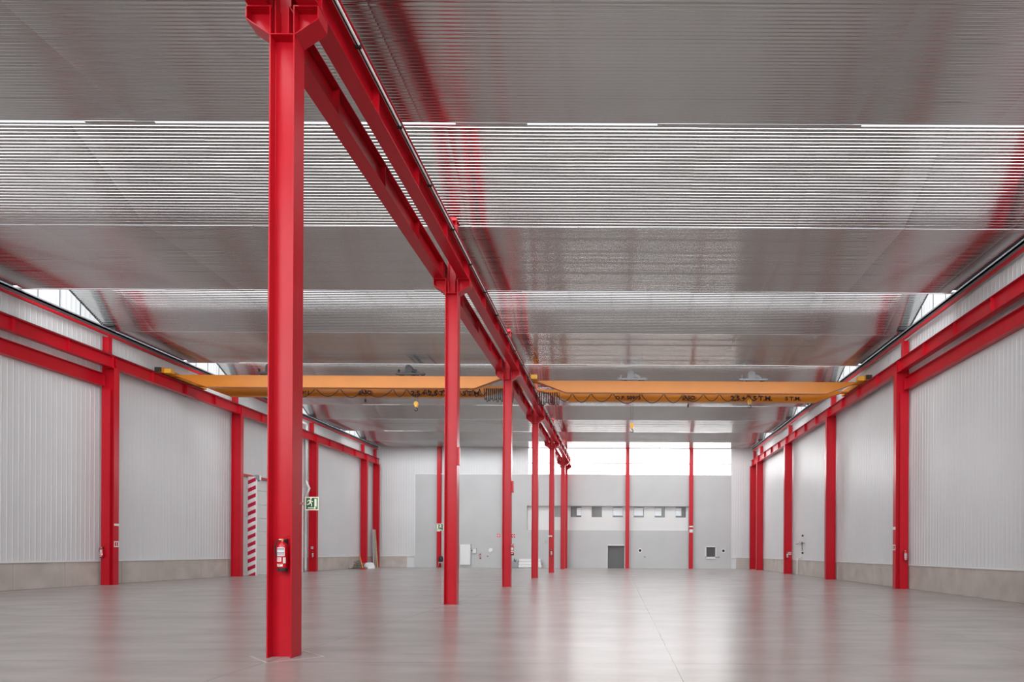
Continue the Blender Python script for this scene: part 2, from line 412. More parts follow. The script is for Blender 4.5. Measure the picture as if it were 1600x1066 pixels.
for i, (a, b) in enumerate(wins):
    xa, xb, za, zb = fx(a), fx(b), fz(808), fz(791.5)
    g = struct(MB().box(xa, xb, OY+0.06, OY+0.08, za, zb).build('window_%d' % (31+i), M['glassd']), 'small square office window in the white band')
    if i not in (0, 2):
        s0, s1 = {1: (0.55, 1.0), 3: (0, 1), 4: (0, 0.95), 5: (0, 0.68), 6: (0, 0.58)}[i]
        bl = MB(); nb = 4
        for q in range(nb):
            z = za + 0.16 + (zb-za-0.28)*q/nb
            bl.box(xa+(xb-xa)*s0+0.02, xa+(xb-xa)*s1-0.02, OY+0.03, OY+0.05, z, z+(zb-za-0.30)/nb)
        bl.build('blind', M['blind'], g)
    fr = MB().box(xa-0.03, xa, OY-0.03, OY+0.06, za, zb).box(xb, xb+0.03, OY-0.03, OY+0.06, za, zb).box(xa-0.03, xb+0.03, OY-0.03, OY+0.06, za-0.03, za)
    fr.build('window_frame', M['white'], g)
# service doorway
dr = struct(MB().box(DX0, DX1, Y1+0.20, Y1+0.24, 0, DZT).build('door_1', M['void']), 'dark grey roller door in the far wall')
df = MB().box(DX0-0.08, DX0, Y1-0.1, Y1-0.06, 0, DZT+0.1).box(DX1, DX1+0.08, Y1-0.1, Y1-0.06, 0, DZT+0.1).box(DX0-0.08, DX1+0.08, Y1-0.1, Y1-0.06, DZT, DZT+0.1)
df.build('door_frame', M['white'], dr)
sl = MB()
for i in range(10): sl.box(DX0+0.02, DX1-0.02, Y1+0.18, Y1+0.20, 0.05+i*0.22, 0.05+i*0.22+0.19)
sl.build('door_slats', M['void'], dr)
# small window
g = struct(MB().box(SX0, SX1, Y1+0.05, Y1+0.07, SZ0, SZ1).build('window_40', M['glassd']), 'small black window with white frame low on the far wall')
fr = MB()
for (a, b, c, e) in ((SX0-0.12, SX0, SZ0-0.12, SZ1+0.1), (SX1, SX1+0.12, SZ0-0.12, SZ1+0.1), (SX0-0.12, SX1+0.12, SZ1, SZ1+0.12), (SX0-0.12, SX1+0.12, SZ0-0.14, SZ0)):
    fr.box(a, b, Y1-0.10, Y1-0.06, c, e)
fr.box(SX0-0.1, SX1+0.15, Y1-0.16, Y1-0.06, SZ0-0.22, SZ0-0.14)
fr.build('window_frame', M['white'], g)

# rear wall, behind the camera, with an added glowing panel for front fill
rw = MB(); ribbed(rw, XL, XR, 0, 6.4, Y0+0.04, 1, axis='x'); rw.box(XL-0.25, XR+0.25, Y0-0.25, Y0, 0, 6.4); rw.box(XL-0.25, XR+0.25, Y0-0.25, Y0, ZC-0.1, ZC+0.3)
struct(rw.build('wall_rear', M['clad']), 'rear wall of white ribbed sheet cladding')
g = struct(MB().box(XL, XR, Y0-0.15, Y0-0.1, 6.4, ZC-0.1).build('window_41', M['rear_fill']), 'added glowing fill panel along the top of the rear wall')

# ------------------------------------------------------------------ sectional door, left wall
dr = struct(MB().box(XL-0.16, XL-0.12, DY0, DY1, 0, DZ).build('door_2', M['white']), 'tall white sectional door in the left wall')
pn = MB(); z = 0.12
while z < DZ - 0.2:
    pn.box(XL-0.12, XL-0.08, DY0+0.05, DY1-0.05, z, min(z+0.91, DZ)); z += 0.93
pn.build('door_panels', M['white'], dr, bevel=0.012)
MB().box(XL-0.12, XL-0.07, DY0+0.1, DY1-0.1, 0.0, 0.11).build('bottom_seal', M['trimw'], dr)
fm = MB().box(XL-0.05, XL+0.14, DY0-0.14, DY0, 0, DZ).box(XL-0.05, XL+0.14, DY1, DY1+0.14, 0, DZ).box(XL-0.05, XL+0.14, DY0-0.14, DY1+0.14, DZ, DZ+0.14)
fm.build('door_frame', M['red'], dr)

# ------------------------------------------------------------------ steel columns
CH, CB = 0.39, 0.32
def centre_column(y, label, dx=0.0):
    t = thing('steel_column', label, 'column', (XC+dx, y, 0), 'red columns of the centre row')
    ztop = EYE + 8.01
    s = MB().prism(isec(CH, CB, 0.022, 0.014), 'z', 0, ZB-0.0)
    s.build('shaft', M['red'], t, bevel=0.003)
    # corbel: central stiffened box and two tapered wings
    c = MB()
    hw = 0.565; zt = ZB; zk = EYE + 8.26
    for sg in (-1, 1):
        x0 = sg*CH/2
        c.prism([(x0, zt-0.02), (sg*hw, zt-0.02), (sg*hw, zk), (x0, ztop)][::sg], 'y', -0.010, 0.010)
        c.prism([(x0, ztop-0.02), (sg*hw, zk-0.02), (sg*hw, zk), (x0, ztop)][::sg], 'y', -CB/2, CB/2)
        c.box(min(sg*hw, sg*(hw-0.018)), max(sg*hw, sg*(hw-0.018)), -CB/2, CB/2, zk, zt)
        c.box(min(x0, sg*hw), max(x0, sg*hw), -CB/2, CB/2, zt-0.02, zt)
    c.build('corbel', M['red'], t, bevel=0.003)
    st = MB()
    for sg in (-1, 1):
        for fy in (-1, 1):
            st.box(sg*0.10-0.008, sg*0.10+0.008, min(fy*0.007, fy*CB/2), max(fy*0.007, fy*CB/2), ztop, ZB-0.02)
    for fy in (-1, 1): st.box(-CH/2+0.02, CH/2-0.02, min(fy*0.007, fy*CB/2), max(fy*0.007, fy*CB/2), ztop-0.015, ztop)
    st.build('web_stiffener', M['red'], t)
    u = MB().prism(isec(0.26, 0.26, 0.02, 0.012), 'z', ZB, ZC-0.12)
    u.build('upper_post', M['red'], t, bevel=0.003)
    h = MB().box(-0.17, 0.17, -0.17, 0.17, ZC-0.12, ZC-0.09).box(-0.13, 0.13, -0.16, 0.16, ZC-0.09, ZC-0.012)
    h.prism([(-0.13, ZC-0.35), (-0.32, ZC-0.12), (-0.13, ZC-0.12)], 'x', -0.01, 0.01)
    h.build('head_plate', M['red'], t)
    return t
cl = ['red steel H column nearest the camera, with a fire extinguisher on its front',
      'second red column of the centre row, with a small exit sign on its left',
      'third red column of the centre row, red square signs on both sides',
      'fourth red column of the centre row, plain, in front of the office band',
      'fifth red column of the centre row, with a fire extinguisher low on its front',
      'sixth red column of the centre row, partly hiding the last one']
for i, l in enumerate(cl): centre_column(10.0*(i+1) + (0.08 if i == 0 else 0), l, -0.045 if i == 0 else 0.0)
centre_column(63.0, 'last red column of the centre row, close to the far wall')
centre_column(0.0, 'red centre column standing beside the camera, left of the frame')

# wall columns
WH, WBr = 0.60, 0.30
def wall_column(side, y, label, boxed=False):
    s = 1 if side == 'left' else -1
    xi = -23.53 if side == 'left' else 12.93      # inner face
    xc = xi - s*WH/2
    t = thing('wall_column', label, 'column', (xc, y, 0), 'red columns along the %s wall' % side)
    MB().prism(isec(WH, WBr, 0.025, 0.014), 'z', 0, ZB).build('shaft', M['red'], t, bevel=0.003)
    u = MB(); uo = -s*0.165
    u.prism([(p[0]+uo, p[1]) for p in isec(0.27, 0.24, 0.018, 0.012)], 'z', ZB, EYE+9.95)
    u.build('upper_post', M['red'], t, bevel=0.003)
    if boxed:
        a, b = sorted((-s*0.295, s*0.10))
        MB().box(a, b, -WBr/2-0.012, -0.02, 0, EYE+7.46).build('cover_box', M['red'], t, bevel=0.004)
    st = MB()
    for fy in (-1, 1): st.box(-WH/2+0.02, WH/2-0.02, min(fy*0.007, fy*WBr/2), max(fy*0.007, fy*WBr/2), ZB-0.02, ZB)
    st.build('cap_plate', M['red'], t)
    return t
LL = {30: 'boxed red column nearest the camera on the left wall, with an extinguisher',
      40: 'red left-wall column just before the sectional door and its striped guard',
      50: 'red left-wall column behind the nearest centre column, after the sectional door',
      60: 'red left-wall column beside the scrap heap',
      63: 'red corner column at the far end of the left wall, behind the leaning profiles',
      20: 'red left-wall column outside the left edge of the frame'}
RL = {30: 'widest boxed red column on the right wall, with an extinguisher low on it',
      40: 'second red column from the camera on the right wall, plain front',
      50: 'red right-wall column with an extinguisher and white plate',
      60: 'red right-wall column just before the far corner column',
      63: 'red corner column at the far end of the right wall',
      20: 'red right-wall column outside the right edge of the frame'}
for y, l in LL.items(): wall_column('left', y, l, y <= 30)
for y, l in RL.items(): wall_column('right', y, l, y <= 30)

# ------------------------------------------------------------------ crane runway beams
def runway(xc, bw, tl, tr, label, yend=63.4, ystart=-9.5, stiff_from=0, side=1):
    h = ZT - ZB
    t = thing('crane_runway_beam', label, 'beam', (xc, 0, ZB), 'red crane runway beams')
    m = MB().prism([(-bw/2, 0), (bw/2, 0), (bw/2, 0.022), (0.008, 0.022), (0.008, h-0.022), (tr, h-0.022), (tr, h), (-tl, h), (-tl, h-0.022), (-0.008, h-0.022), (-0.008, 0.022), (-bw/2, 0.022)], 'y', ystart, yend)
    m.build('beam', M['red'], t, bevel=0.003)
    y = stiff_from
    while y < yend - 0.2:
        s = MB()
        for sg in (-1, 1):
            e = min(bw/2, 0.15) - 0.012
            a, b = sorted((sg*0.008, sg*e))
            pair = (-0.09, 0.09) if abs(y/10 - round(y/10)) < 0.01 else (0,)
            for q in pair: s.box(a, b, y+q-0.007, y+q+0.007, 0.022, h-0.022)
        s.build('stiffener', M['red'], t)
        y += 2.5
    MB().prism([(-0.06, h), (0.06, h), (0.06, h+0.012), (0.012, h+0.02), (0.012, h+0.05), (0.032, h+0.055), (0.032, h+0.075), (-0.032, h+0.075), (-0.032, h+0.055), (-0.012, h+0.05), (-0.012, h+0.02), (-0.06, h+0.012)], 'y', ystart, yend).build('crane_rail', M['dgrey'], t)
    return t
rb = runway(-4.85, 0.32, 0.25, 0.25, 'right-hand red runway beam on the centre columns, carrying the white conductor rail')
runway(-5.63, 0.32, 0.16, 0.16, 'left-hand red runway beam of the pair on the centre columns')
runway(-23.75, 0.30, 0.15, 0.15, 'long red runway beam running along the left wall')
runway(13.18, 0.30, 0.15, 0.15, 'long red runway beam running along the right wall')

# lower longitudinal beams in the near bays
for side, x, lab in (('left', -24.16, 'lower red beam under the runway beam on the left wall, ending at the boxed column'),
                     ('right', 13.45, 'lower red beam under the runway beam on the right wall, ending at the boxed column')):
    t = thing('tie_beam', lab, 'beam', (x, 0, EYE+7.90))
    MB().prism([(p[1], p[0]) for p in isec(0.60, 0.30, 0.022, 0.014)], 'y', -9.5, 29.84).build('beam', M['red'], t, bevel=0.003)
    MB().box(-0.15, 0.15, 29.84, 29.86, -0.30, 0.30).build('end_plate', M['red'], t)
# eaves beams
for side, x, lab in (('left', XL+0.28, 'slim red eaves rail under the gutter of the left wall'), ('right', XR-0.28, 'slim red eaves rail under the gutter of the right wall')):
    tag(MB().box(x-0.06, x+0.06, Y0+0.3, Y1-0.2, EYE+10.02, EYE+10.13).build('eaves_rail', M['red'], bevel=0.01), lab, 'rail')

# conductor rail along the centre runway beam
t = thing('conductor_rail', 'white and black conductor rail clipped along the upper edge of the centre runway beam', 'rail', (-4.64, 0, ZT-0.075))
seg = 0; y = -8.6 + 0.1
i = 0
MB().cyl((0.005, -8.5, 0), (0.005, 63, 0), 0.022, 8).build('white_conduit', M['white'], t, smooth=True)
MB().box(-0.030, -0.010, -8.5, 63, -0.03, 0.01).build('black_busbar', M['dark'], t)
MB().cyl((-0.05, -8.5, -0.01), (-0.05, 63, -0.01), 0.012, 8).build('copper_strip', M['steel'], t, smooth=True)
y = -8.0
while y < 63:
    MB().box(-0.075, 0.035, y-0.03, y+0.03, -0.045, 0.053).build('clip', M['dark'], t); y += 2.15

# ------------------------------------------------------------------ overhead cranes
def text_mesh(s, size, depth=0.004):
    cu = bpy.data.curves.new('lettering', 'FONT'); cu.body = s; cu.size = size; cu.extrude = depth; cu.offset = size*0.035; cu.align_x = 'CENTER'; cu.align_y = 'CENTER'
    o = bpy.data.objects.new('lettering_source', cu); COL.objects.link(o)
    dg = bpy.context.evaluated_depsgraph_get()
    me = bpy.data.meshes.new_from_object(o.evaluated_get(dg)); bpy.data.objects.remove(o); bpy.data.curves.remove(cu)
    return me
def lettering(me, x, y, z, parent, m, name='lettering', bold=1.2):
    me.materials.clear(); me.materials.append(m)
    for v in me.vertices: v.co = Vector((v.co.x*bold, -v.co.z, v.co.y))
    o = bpy.data.objects.new(name, me); COL.objects.link(o); o.parent = parent; o.location = (x, y, z); return o

def crane(xa, xb, d1, d2, label, texts, nodes, dense, pend_px):
    y1, y2 = d1*10, d2*10
    t = thing('overhead_crane', label, 'crane', (0, 0, 0), 'overhead travelling cranes')
    zb, zt = EYE+8.56, EYE+9.19
    ze = ZT + 0.12
    gs = []
    for yy in (y1, y2):
        ch = 2.0
        poly = [(xa-0.1, ze-0.02), (xa+0.5, ze-0.04), (xa+ch, zb), (xb-ch, zb), (xb-0.5, ze-0.04), (xb+0.1, ze-0.02), (xb+0.1, zt), (xa-0.1, zt)]
        g = MB().prism(poly, 'y', yy, yy+0.34).build('girder', M['orange'], t, bevel=0.006); gs.append(g)
        MB().box(xa, xb, yy+0.13, yy+0.17, zt, zt+0.035).build('trolley_rail', M['dgrey'], g)
    for x in (xa, xb):
        m = MB().box(x-0.16, x+0.16, y1-0.65, y2+1.0, ze-0.02, ze+0.26)
        e = m.build('end_carriage', M['orange'], t, bevel=0.01)
        for yy in (y1-0.35, y2+0.7):
            MB().cyl((x-0.06, yy, ZT+0.075+0.13), (x+0.06, yy, ZT+0.075+0.13), 0.13, 20).build('wheel', M['dgrey'], e)
        MB().box(x-0.14, x+0.14, y1-0.78, y1-0.65, ze+0.02, ze+0.22).build('buffer', M['dark'], e)
        sgn = 1 if x == xa else -1
        MB().box(min(x+sgn*0.16, x+sgn*0.5), max(x+sgn*0.16, x+sgn*0.5), y1-0.5, y1-0.22, ze+0.0, ze+0.22).build('drive_motor', M['yel'], e)
    zs = EYE + 8.56
    for (s, px, size, kind) in texts:
        x = wx(px, d2); z = wz(0, px, d2)*0 + zb + 0.235
        if kind == 'logo':
            a = MB(); n = 28
            a.prism([(0.42*math.cos(2*PI*k/n), 0.155*math.sin(2*PI*k/n)) for k in range(n)], 'y', -0.006, 0)
            lo = a.build('logo_plate', M['ink'], gs[1], loc=(x, y2-0.001, z-0.03))
            b = MB().prism([(0.39*math.cos(2*PI*k/n), 0.13*math.sin(2*PI*k/n)) for k in range(n)], 'y', -0.010, -0.006).build('logo_field', M['orange'], gs[1], loc=(x, y2-0.001, z-0.03))
        ws = s.split(' '); mes = [text_mesh(q, size) for q in ws]
        wd = [max(v.co.x for v in m_.vertices)*2*1.2 for m_ in mes]; tot = sum(wd) + 0.32*size*(len(ws)-1); xx = x - tot/2
        for q, m_, w_ in zip(ws, mes, wd):
            lettering(m_, xx + w_/2, y2-0.018 if kind == 'logo' else y2-0.006, z-(0.03 if kind == 'logo' else 0.05), gs[1], M['ink']); xx += w_ + 0.32*size
    # festoon cable
    yf = y1 + 0.55; zf = zb + 0.10
    fm = MB()
    for a, b in zip(nodes[:-1], nodes[1:]):
        xa_, xb_ = wx(a, yf/10), wx(b, yf/10); w_ = xb_-xa_; sag = min(0.62, 0.34 + 0.10*abs(w_)) + random.uniform(-0.05, 0.06)
        fm.tube([(xa_ + w_*(q/12), yf, zf - sag*(1-(2*q/12-1)**2)) for q in range(13)], 0.021, 6)
    for a, b in dense:
        n = int(abs(b-a)/3.1)
        for q in range(n):
            x0 = wx(a + (b-a)*q/n, yf/10); wd = 0.15; sag = random.uniform(0.55, 0.75)
            fm.tube([(x0 + wd*(r/10), yf+random.uniform(-.02, .02), zf+0.03 - sag*(1-(2*r/10-1)**4)) for r in range(11)], 0.021, 6)
    fc = fm.build('festoon_cable', M['dark'], t, smooth=True)
    tr = MB().box(xa+1.9, xb-1.9, yf-0.02, yf+0.02, zf+0.03, zf+0.08); tr.build('festoon_track', M['dgrey'], t)
    # pendant control
    px = wx(pend_px, y1/10+0.12)
    p = MB().cyl((px, y1+1.2, zb-0.32), (px, y1+1.2, zb+0.3), 0.008, 6).build('pendant_cable', M['dark'], t)
    MB().box(px-0.045, px+0.045, y1+1.16, y1+1.24, zb-0.50, zb-0.32).build('pendant_control', M['dark'], p, bevel=0.01)
    return t

def trolley(px, d1, d2, label, dark, hook_bottom_px):
    y1, y2 = d1*10+0.17, d2*10+0.17; yc = (y1+y2)/2; x = wx(px, d1)
    z0 = EYE + 9.19 + 0.035
    mt = M['dgrey'] if dark else M['midgrey']
    t = thing('hoist_trolley', label, 'hoist', (x, yc, z0), 'hoist trolleys on the cranes')
    h = (y2-y1)/2
    f = MB()
    for q in (-1, 1): f.box(-0.72, 0.72, q*h-0.05, q*h+0.05, 0.06, 0.17)
    f.box(-0.62, -0.52, -h, h, 0.06, 0.16).box(0.52, 0.62, -h, h, 0.06, 0.16).box(-0.45, 0.45, -h, -h+0.35, 0.17, 0.19)
    for s in (-1, 1):
        f.prism([(s*0.72, 0.07), (s*0.80, 0.10), (s*0.80, 0.13), (s*0.72, 0.16)], 'y', -h-0.04, -h+0.04)
    f.build('trolley_frame', mt, t, bevel=0.008)
    for q in (-1, 1):
        for s in (-0.38, 0.38):
            MB().cyl((s, q*h-0.03, 0.08), (s, q*h+0.03, 0.08), 0.08, 16).build('wheel', M['dark'], t)
    m = MB().cyl((-0.15, -h-0.02, 0.33), (-0.15, -h+0.5, 0.33), 0.14, 20).cyl((-0.15, -h+0.5, 0.33), (-0.15, h-0.1, 0.33), 0.12, 20)
    m.prism([(-0.28, 0.17), (0.10, 0.17), (0.10, 0.44), (0.04, 0.54), (-0.05, 0.59), (-0.16, 0.59), (-0.24, 0.55), (-0.28, 0.46)], 'y', -h-0.04, -h+0.10)
    m.build('rope_drum', mt, t, bevel=0.01)
    mo = MB().cyl((0.10, -h, 0.30), (0.32, -h, 0.22), 0.11, 16).box(0.30, 0.42, -h-0.05, -h+0.1, 0.17, 0.26)
    mo.build('hoist_motor', mt, t)
    MB().cyl((-0.62, -h, 0.17), (-0.62, -h, 0.30), 0.03, 8).cyl((-0.62, -h, 0.24), (-0.62, -h, 0.34), 0.05, 8).build('limit_switch', M['dark'] if dark else mt, t)
    # ropes and hook block
    dm = yc/10
    zbt = wz(hook_bottom_px, px, dm) - z0
    blk = zbt + 0.40
    yo = 0.0
    r = MB().cyl((-0.06, yo, blk+0.1), (-0.06, yo, 0.3), 0.008, 6).cyl((0.06, yo, blk+0.1), (0.06, yo, 0.3), 0.008, 6)
    r.build('wire_rope', M['dgrey'], t)
    b = MB().prism([(0.12*math.cos(a), blk-0.02+0.13*math.sin(a)) for a in [PI*k/10 for k in range(11)]] + [(-0.05, blk-0.22), (0.05, blk-0.22)], 'y', yo-0.07, yo+0.07)
    ob = b.build('hook_block', M['yel'], t, bevel=0.012)
    c = (0.0, blk-0.31)
    pts = [(0, yo, blk-0.17), (0, yo, blk-0.22)] + [(c[0]+0.075*math.cos(a), yo, c[1]-0.02+0.075*math.sin(a)) for a in [PI/2 - (PI*1.5)*k/12 for k in range(13)]]
    MB().tube(pts, 0.02, 8).build('hook', M['dark'], ob, smooth=True)
    return t

dl1, dl2 = 3.368, 3.562
dr1, dr2 = 3.447, 3.643
crane(-23.75, -5.63, dl1, dl2, 'orange double-girder travelling crane spanning the left bay, behind the centre columns',
      [('O.P. 50961', 462, 0.28, 't'), ('JASO', 570, 0.26, 'logo'), ('2,5 + 2,5 T.M.', 674, 0.36, 't'), ('5 T.M.', 736, 0.34, 't')],
      [448, 492, 530, 566, 613, 634, 664, 668, 681, 692, 704, 716, 728, 738, 748, 760], [(755, 800)], 570)
crane(-4.85, 13.18, dr1, dr2, 'orange double-girder travelling crane spanning the right bay',
      [('O.P. 50963', 980, 0.27, 't'), ('JASO', 1075, 0.26, 'logo'), ('2,5 + 2,5 T.M.', 1173, 0.36, 't'), ('5 T.M.', 1238, 0.30, 't')],
      [868, 893, 922, 956, 1000, 1036, 1066, 1098, 1123, 1150, 1168, 1186], [(838, 872)], 1074)
trolley(419, dl1, dl2, 'dark hoist trolley of the left crane peeking out left of the nearest column', True, 640)
trolley(638.5, dl1, dl2, 'dark hoist trolley of the left crane between the two nearest centre columns', True, 642)
trolley(987, dr1, dr2, 'grey hoist trolley of the right crane nearer the centre row, hook let down lowest', False, 675.5)
trolley(1177, dr1, dr2, 'grey hoist trolley near the 2,5 T.M. lettering on the right crane', False, 637.5)

# ------------------------------------------------------------------ gable posts on the far wall
gl = {980: 'slim red wall post beside the dark roller door on the far wall',
      1079: 'slim red wall post left of the small black window on the far wall',
      883: 'slim red far-wall post hidden behind the end of the centre row',
      788.5: 'slim red far-wall post behind the third centre column',
      687: 'slim red far-wall post just left of the second centre column'}
for px, l in gl.items():
    x = fx(px)
    t = thing('wall_post', l, 'post', (x, Y1-0.25, 0), 'slim red posts on the far wall')
    MB().prism([(p[1], p[0]) for p in isec(0.34, 0.38, 0.018, 0.012)], 'z', 0, ZC-0.02).build('shaft', M['red'], t)
    MB().box(-0.22, 0.22, -0.18, 0.18, 0, 0.02).build('base_plate', M['red'], t)
    if px in (1079, 687):
        MB().box(-0.19, 0.19, -0.185, -0.172, 4.12, 4.26).build('marker_plate', M['swhite'], t)
        MB().box(-0.17, 0.17, -0.185, -0.172, 3.60, 3.92).box(-0.02, 0.02, -0.2, -0.185, 3.7, 3.85).build('number_plate', M['label'], t)

# ------------------------------------------------------------------ signs
def man(mb, s, ox, oz, y, mir=1):
    def q(pts): mb.prism([(ox+mir*px*s, oz+pz*s) for px, pz in pts], 'y', y-0.002, y)
    n = 12
    q([(0.06+0.075*math.cos(2*PI*k/n), 0.36+0.075*math.sin(2*PI*k/n)) for k in range(n)])      # head
    q([(-0.10, 0.26), (0.05, 0.27), (0.08, 0.02), (-0.06, 0.0)])                                 # trunk
    q([(0.03, 0.26), (0.18, 0.12), (0.24, 0.16), (0.25, 0.11), (0.17, 0.05), (0.03, 0.17)])      # front arm
    q([(-0.08, 0.27), (-0.22, 0.20), (-0.26, 0.08), (-0.21, 0.07), (-0.17, 0.16), (-0.06, 0.19)])# rear arm
    q([(-0.04, 0.04), (0.08, 0.04), (0.17, -0.12), (0.15, -0.32), (0.08, -0.32), (0.09, -0.14)]) # front leg
    q([(-0.05, 0.06), (0.03, 0.0), (-0.10, -0.16), (-0.28, -0.20), (-0.29, -0.13), (-0.14, -0.10)]) # rear leg
def exit_sign(x, y, z, sz, label, mir=1, arm=0.0):
    t = thing('exit_sign', label, 'sign', (x, y, z), 'green exit signs')
    MB().box(-sz/2, sz/2, -0.004, 0.004, -sz/2, sz/2).build('sign_plate', M['swhite'], t)
    MB().box(-sz*0.44, sz*0.44, -0.006, -0.004, -sz*0.43, sz*0.43).build('green_field', M['sgreen'], t)
    p = MB(); man(p, sz*0.85, -mir*sz*0.12, sz*0.06, -0.006, mir)
    a = mir*sz
    p.prism([(a*0.20, -sz*0.24), (a*0.36, -sz*0.24), (a*0.36, sz*0.36), (a*0.20, sz*0.36)], 'y', -0.008, -0.006)
    p.prism([(-a*0.28, -sz*0.36), (a*0.18, -sz*0.36), (a*0.18, -sz*0.42), (a*0.36, -sz*0.33), (a*0.18, -sz*0.25), (a*0.18, -sz*0.30), (-a*0.28, -sz*0.30)], 'y', -0.008, -0.006)
    p.build('pictogram', M['swhite'], t)
    MB().box(min(-arm, 0), max(-arm, 0), 0.004, 0.03, -0.02, 0.02).build('bracket', M['steel'], t)
exit_sign(-4.86, 10.15, wz(786, 485, 1.0), 0.21, 'larger green exit sign fixed to the right side of the nearest column', 1, 0.20)
exit_sign(wx(687, 2.0), 20.0, wz(824, 687, 2.0), 0.215, 'small green exit sign on the left side of the second centre column', -1, -0.16)
def fire_sign(x, y, z, sz, label, dirn, arm):
    t = thing('fire_sign', label, 'sign', (x, y, z), 'red square fire signs')
    MB().box(-sz/2, sz/2, -0.004, 0.004, -sz/2, sz/2).build('sign_plate', M['label'], t)
    MB().box(-sz*0.44, sz*0.44, -0.006, -0.004, -sz*0.44, sz*0.44).build('red_field', M['ered'], t)
    p = MB()
    for q in range(4):
        a0, a1 = PI/2*q, PI/2*(q+1); ro, ri = sz*0.36, sz*0.19
        p.prism([(ro*math.cos(a0), ro*math.sin(a0)), (ro*math.cos(a1), ro*math.sin(a1)), (ri*math.cos(a1), ri*math.sin(a1)), (ri*math.cos(a0), ri*math.sin(a0))], 'y', -0.009, -0.006)
    p.build('pictogram', M['label'], t)
    MB().box(min(arm, 0), max(arm, 0), 0.004, 0.03, -0.02, 0.02).build('bracket', M['steel'], t)
fire_sign(wx(801.7, 3), 30.05, wz(837.5, 801, 3), 0.20, 'red square sign on the right side of the third centre column', 1, -0.10)
fire_sign(wx(779, 3), 30.0, wz(837, 778, 3), 0.18, 'red square sign on the left side of the third centre column', -1, 0.09)

# ------------------------------------------------------------------ fire extinguishers
def extinguisher(x, y, zb, label, first=[None]):
    """zb: bottom height; y: surface it hangs on (towards -y)"""
    if first[0] is None:
        t = thing('fire_extinguisher', label, 'fire extinguisher', (x, y, zb), 'red wall-hung extinguishers')
        MB().lathe([(0.060, 0.0), (0.072, 0.005), (0.074, 0.05)], (0, -0.10), 24).build('foot_ring', M['dark'], t, smooth=False)
        MB().lathe([(0.070, 0.045), (0.076, 0.06), (0.077, 0.36), (0.072, 0.395), (0.055, 0.425), (0.03, 0.445), (0.022, 0.455), (0.022, 0.475)], (0, -0.10), 24).build('cylinder', M['ered'], t, smooth=True)
        v = MB().cyl((0, -0.10, 0.47), (0, -0.10, 0.505), 0.02, 12).cyl((-0.055, -0.10, 0.49), (0.02, -0.10, 0.49), 0.012, 8)
        v.build('valve', M['brass'], t)
        lv = MB().prism([(-0.02, 0.505), (0.10, 0.545), (0.10, 0.555), (-0.02, 0.52)], 'y', -0.11, -0.09).prism([(0.0, 0.495), (0.09, 0.505), (0.09, 0.512), (0.0, 0.508)], 'y', -0.11, -0.09)
        lv.build('lever', M['ered'], t)
        h = [(-0.05, -0.10, 0.49)] + [(-0.085-0.035*math.sin(PI*k/10), -0.10, 0.48-0.26*k/10) for k in range(1, 11)] + [(-0.078, -0.11, 0.19)]
        MB().tube(h, 0.011, 8).build('hose', M['dark'], t, smooth=True)
        def wrap(z0, z1, a0, a1, r=0.0785):
            m = MB(); n = 10; vs = []
            for k in range(n+1):
                a = a0 + (a1-a0)*k/n
                for z in (z0, z1): vs.append((r*math.sin(a), -0.10 - r*math.cos(a), z))
            m.add(vs, [(2*i, 2*i+2, 2*i+3, 2*i+1) for i in range(n)]); return m
        lb = wrap(0.235, 0.37, -0.95, 0.85).build('instruction_label', M['label'], t)
        pr = MB()
        for z in (0.345, 0.327, 0.286, 0.270, 0.252): 
            q = wrap(z, z+0.010, -0.85, 0.75, 0.0795); pr.add(q.v, q.f)
        pr.build('label_print', M['labtext'], lb)
        l2 = wrap(0.15, 0.215, -0.9, 0.25, 0.0785); q = wrap(0.125, 0.215, 0.55, 1.05, 0.0785); l2.add(q.v, q.f); q = wrap(0.075, 0.115, -0.8, 0.5, 0.0785); l2.add(q.v, q.f)
        ob = l2.build('maker_label', M['label'], t)
        pr = MB()
        for z, a, b in ((0.192, -0.8, 0.15), (0.172, -0.8, 0.1), (0.104, -0.4, 0.4), (0.088, -0.7, 0.1)):
            q = wrap(z, z+0.008, a, b, 0.0795); pr.add(q.v, q.f)
        pr.build('label_print', M['ered'], ob)
        MB().box(-0.03, 0.03, -0.025, 0.0, 0.36, 0.50).build('wall_hook', M['dark'], t)
        first[0] = t; return t
    r = first[0].copy(); COL.objects.link(r); r.location = (x, y, zb); r['label'] = label
    for ch in first[0].children:
        c = ch.copy(); COL.objects.link(c); c.parent = r
        for g in ch.children:
            d = g.copy(); COL.objects.link(d); d.parent = c
    return r
extinguisher(XC-0.02, 10.08-0.007, wz(893, 441, 0.99), 'fire extinguisher with white labels on the front of the nearest column')
extinguisher(XC+0.01, 50.0-0.007, wz(869, 860, 5), 'fire extinguisher on the front of the fifth centre column')
extinguisher(wx(162, 2.985), 30.0-WBr/2-0.014, wz(872, 159, 2.985), 'fire extinguisher on the boxed left-wall column')
extinguisher(wx(1413, 2.985), 30.0-WBr/2-0.014, wz(877.5, 1413, 2.985), 'fire extinguisher on the boxed right-wall column')
extinguisher(wx(1229.5, 5), 50.0-0.007, wz(873, 1229.5, 5), 'fire extinguisher on the right-wall column next to a white plate')
extinguisher(fx(751), Y1-0.062, wz(873, 751, 6.4), 'fire extinguisher on the grey far wall beside a grey box')
extinguisher(-23.80, 50.0-0.007, wz(872, 484, 5), 'fire extinguisher on the left-wall column past the sectional door')

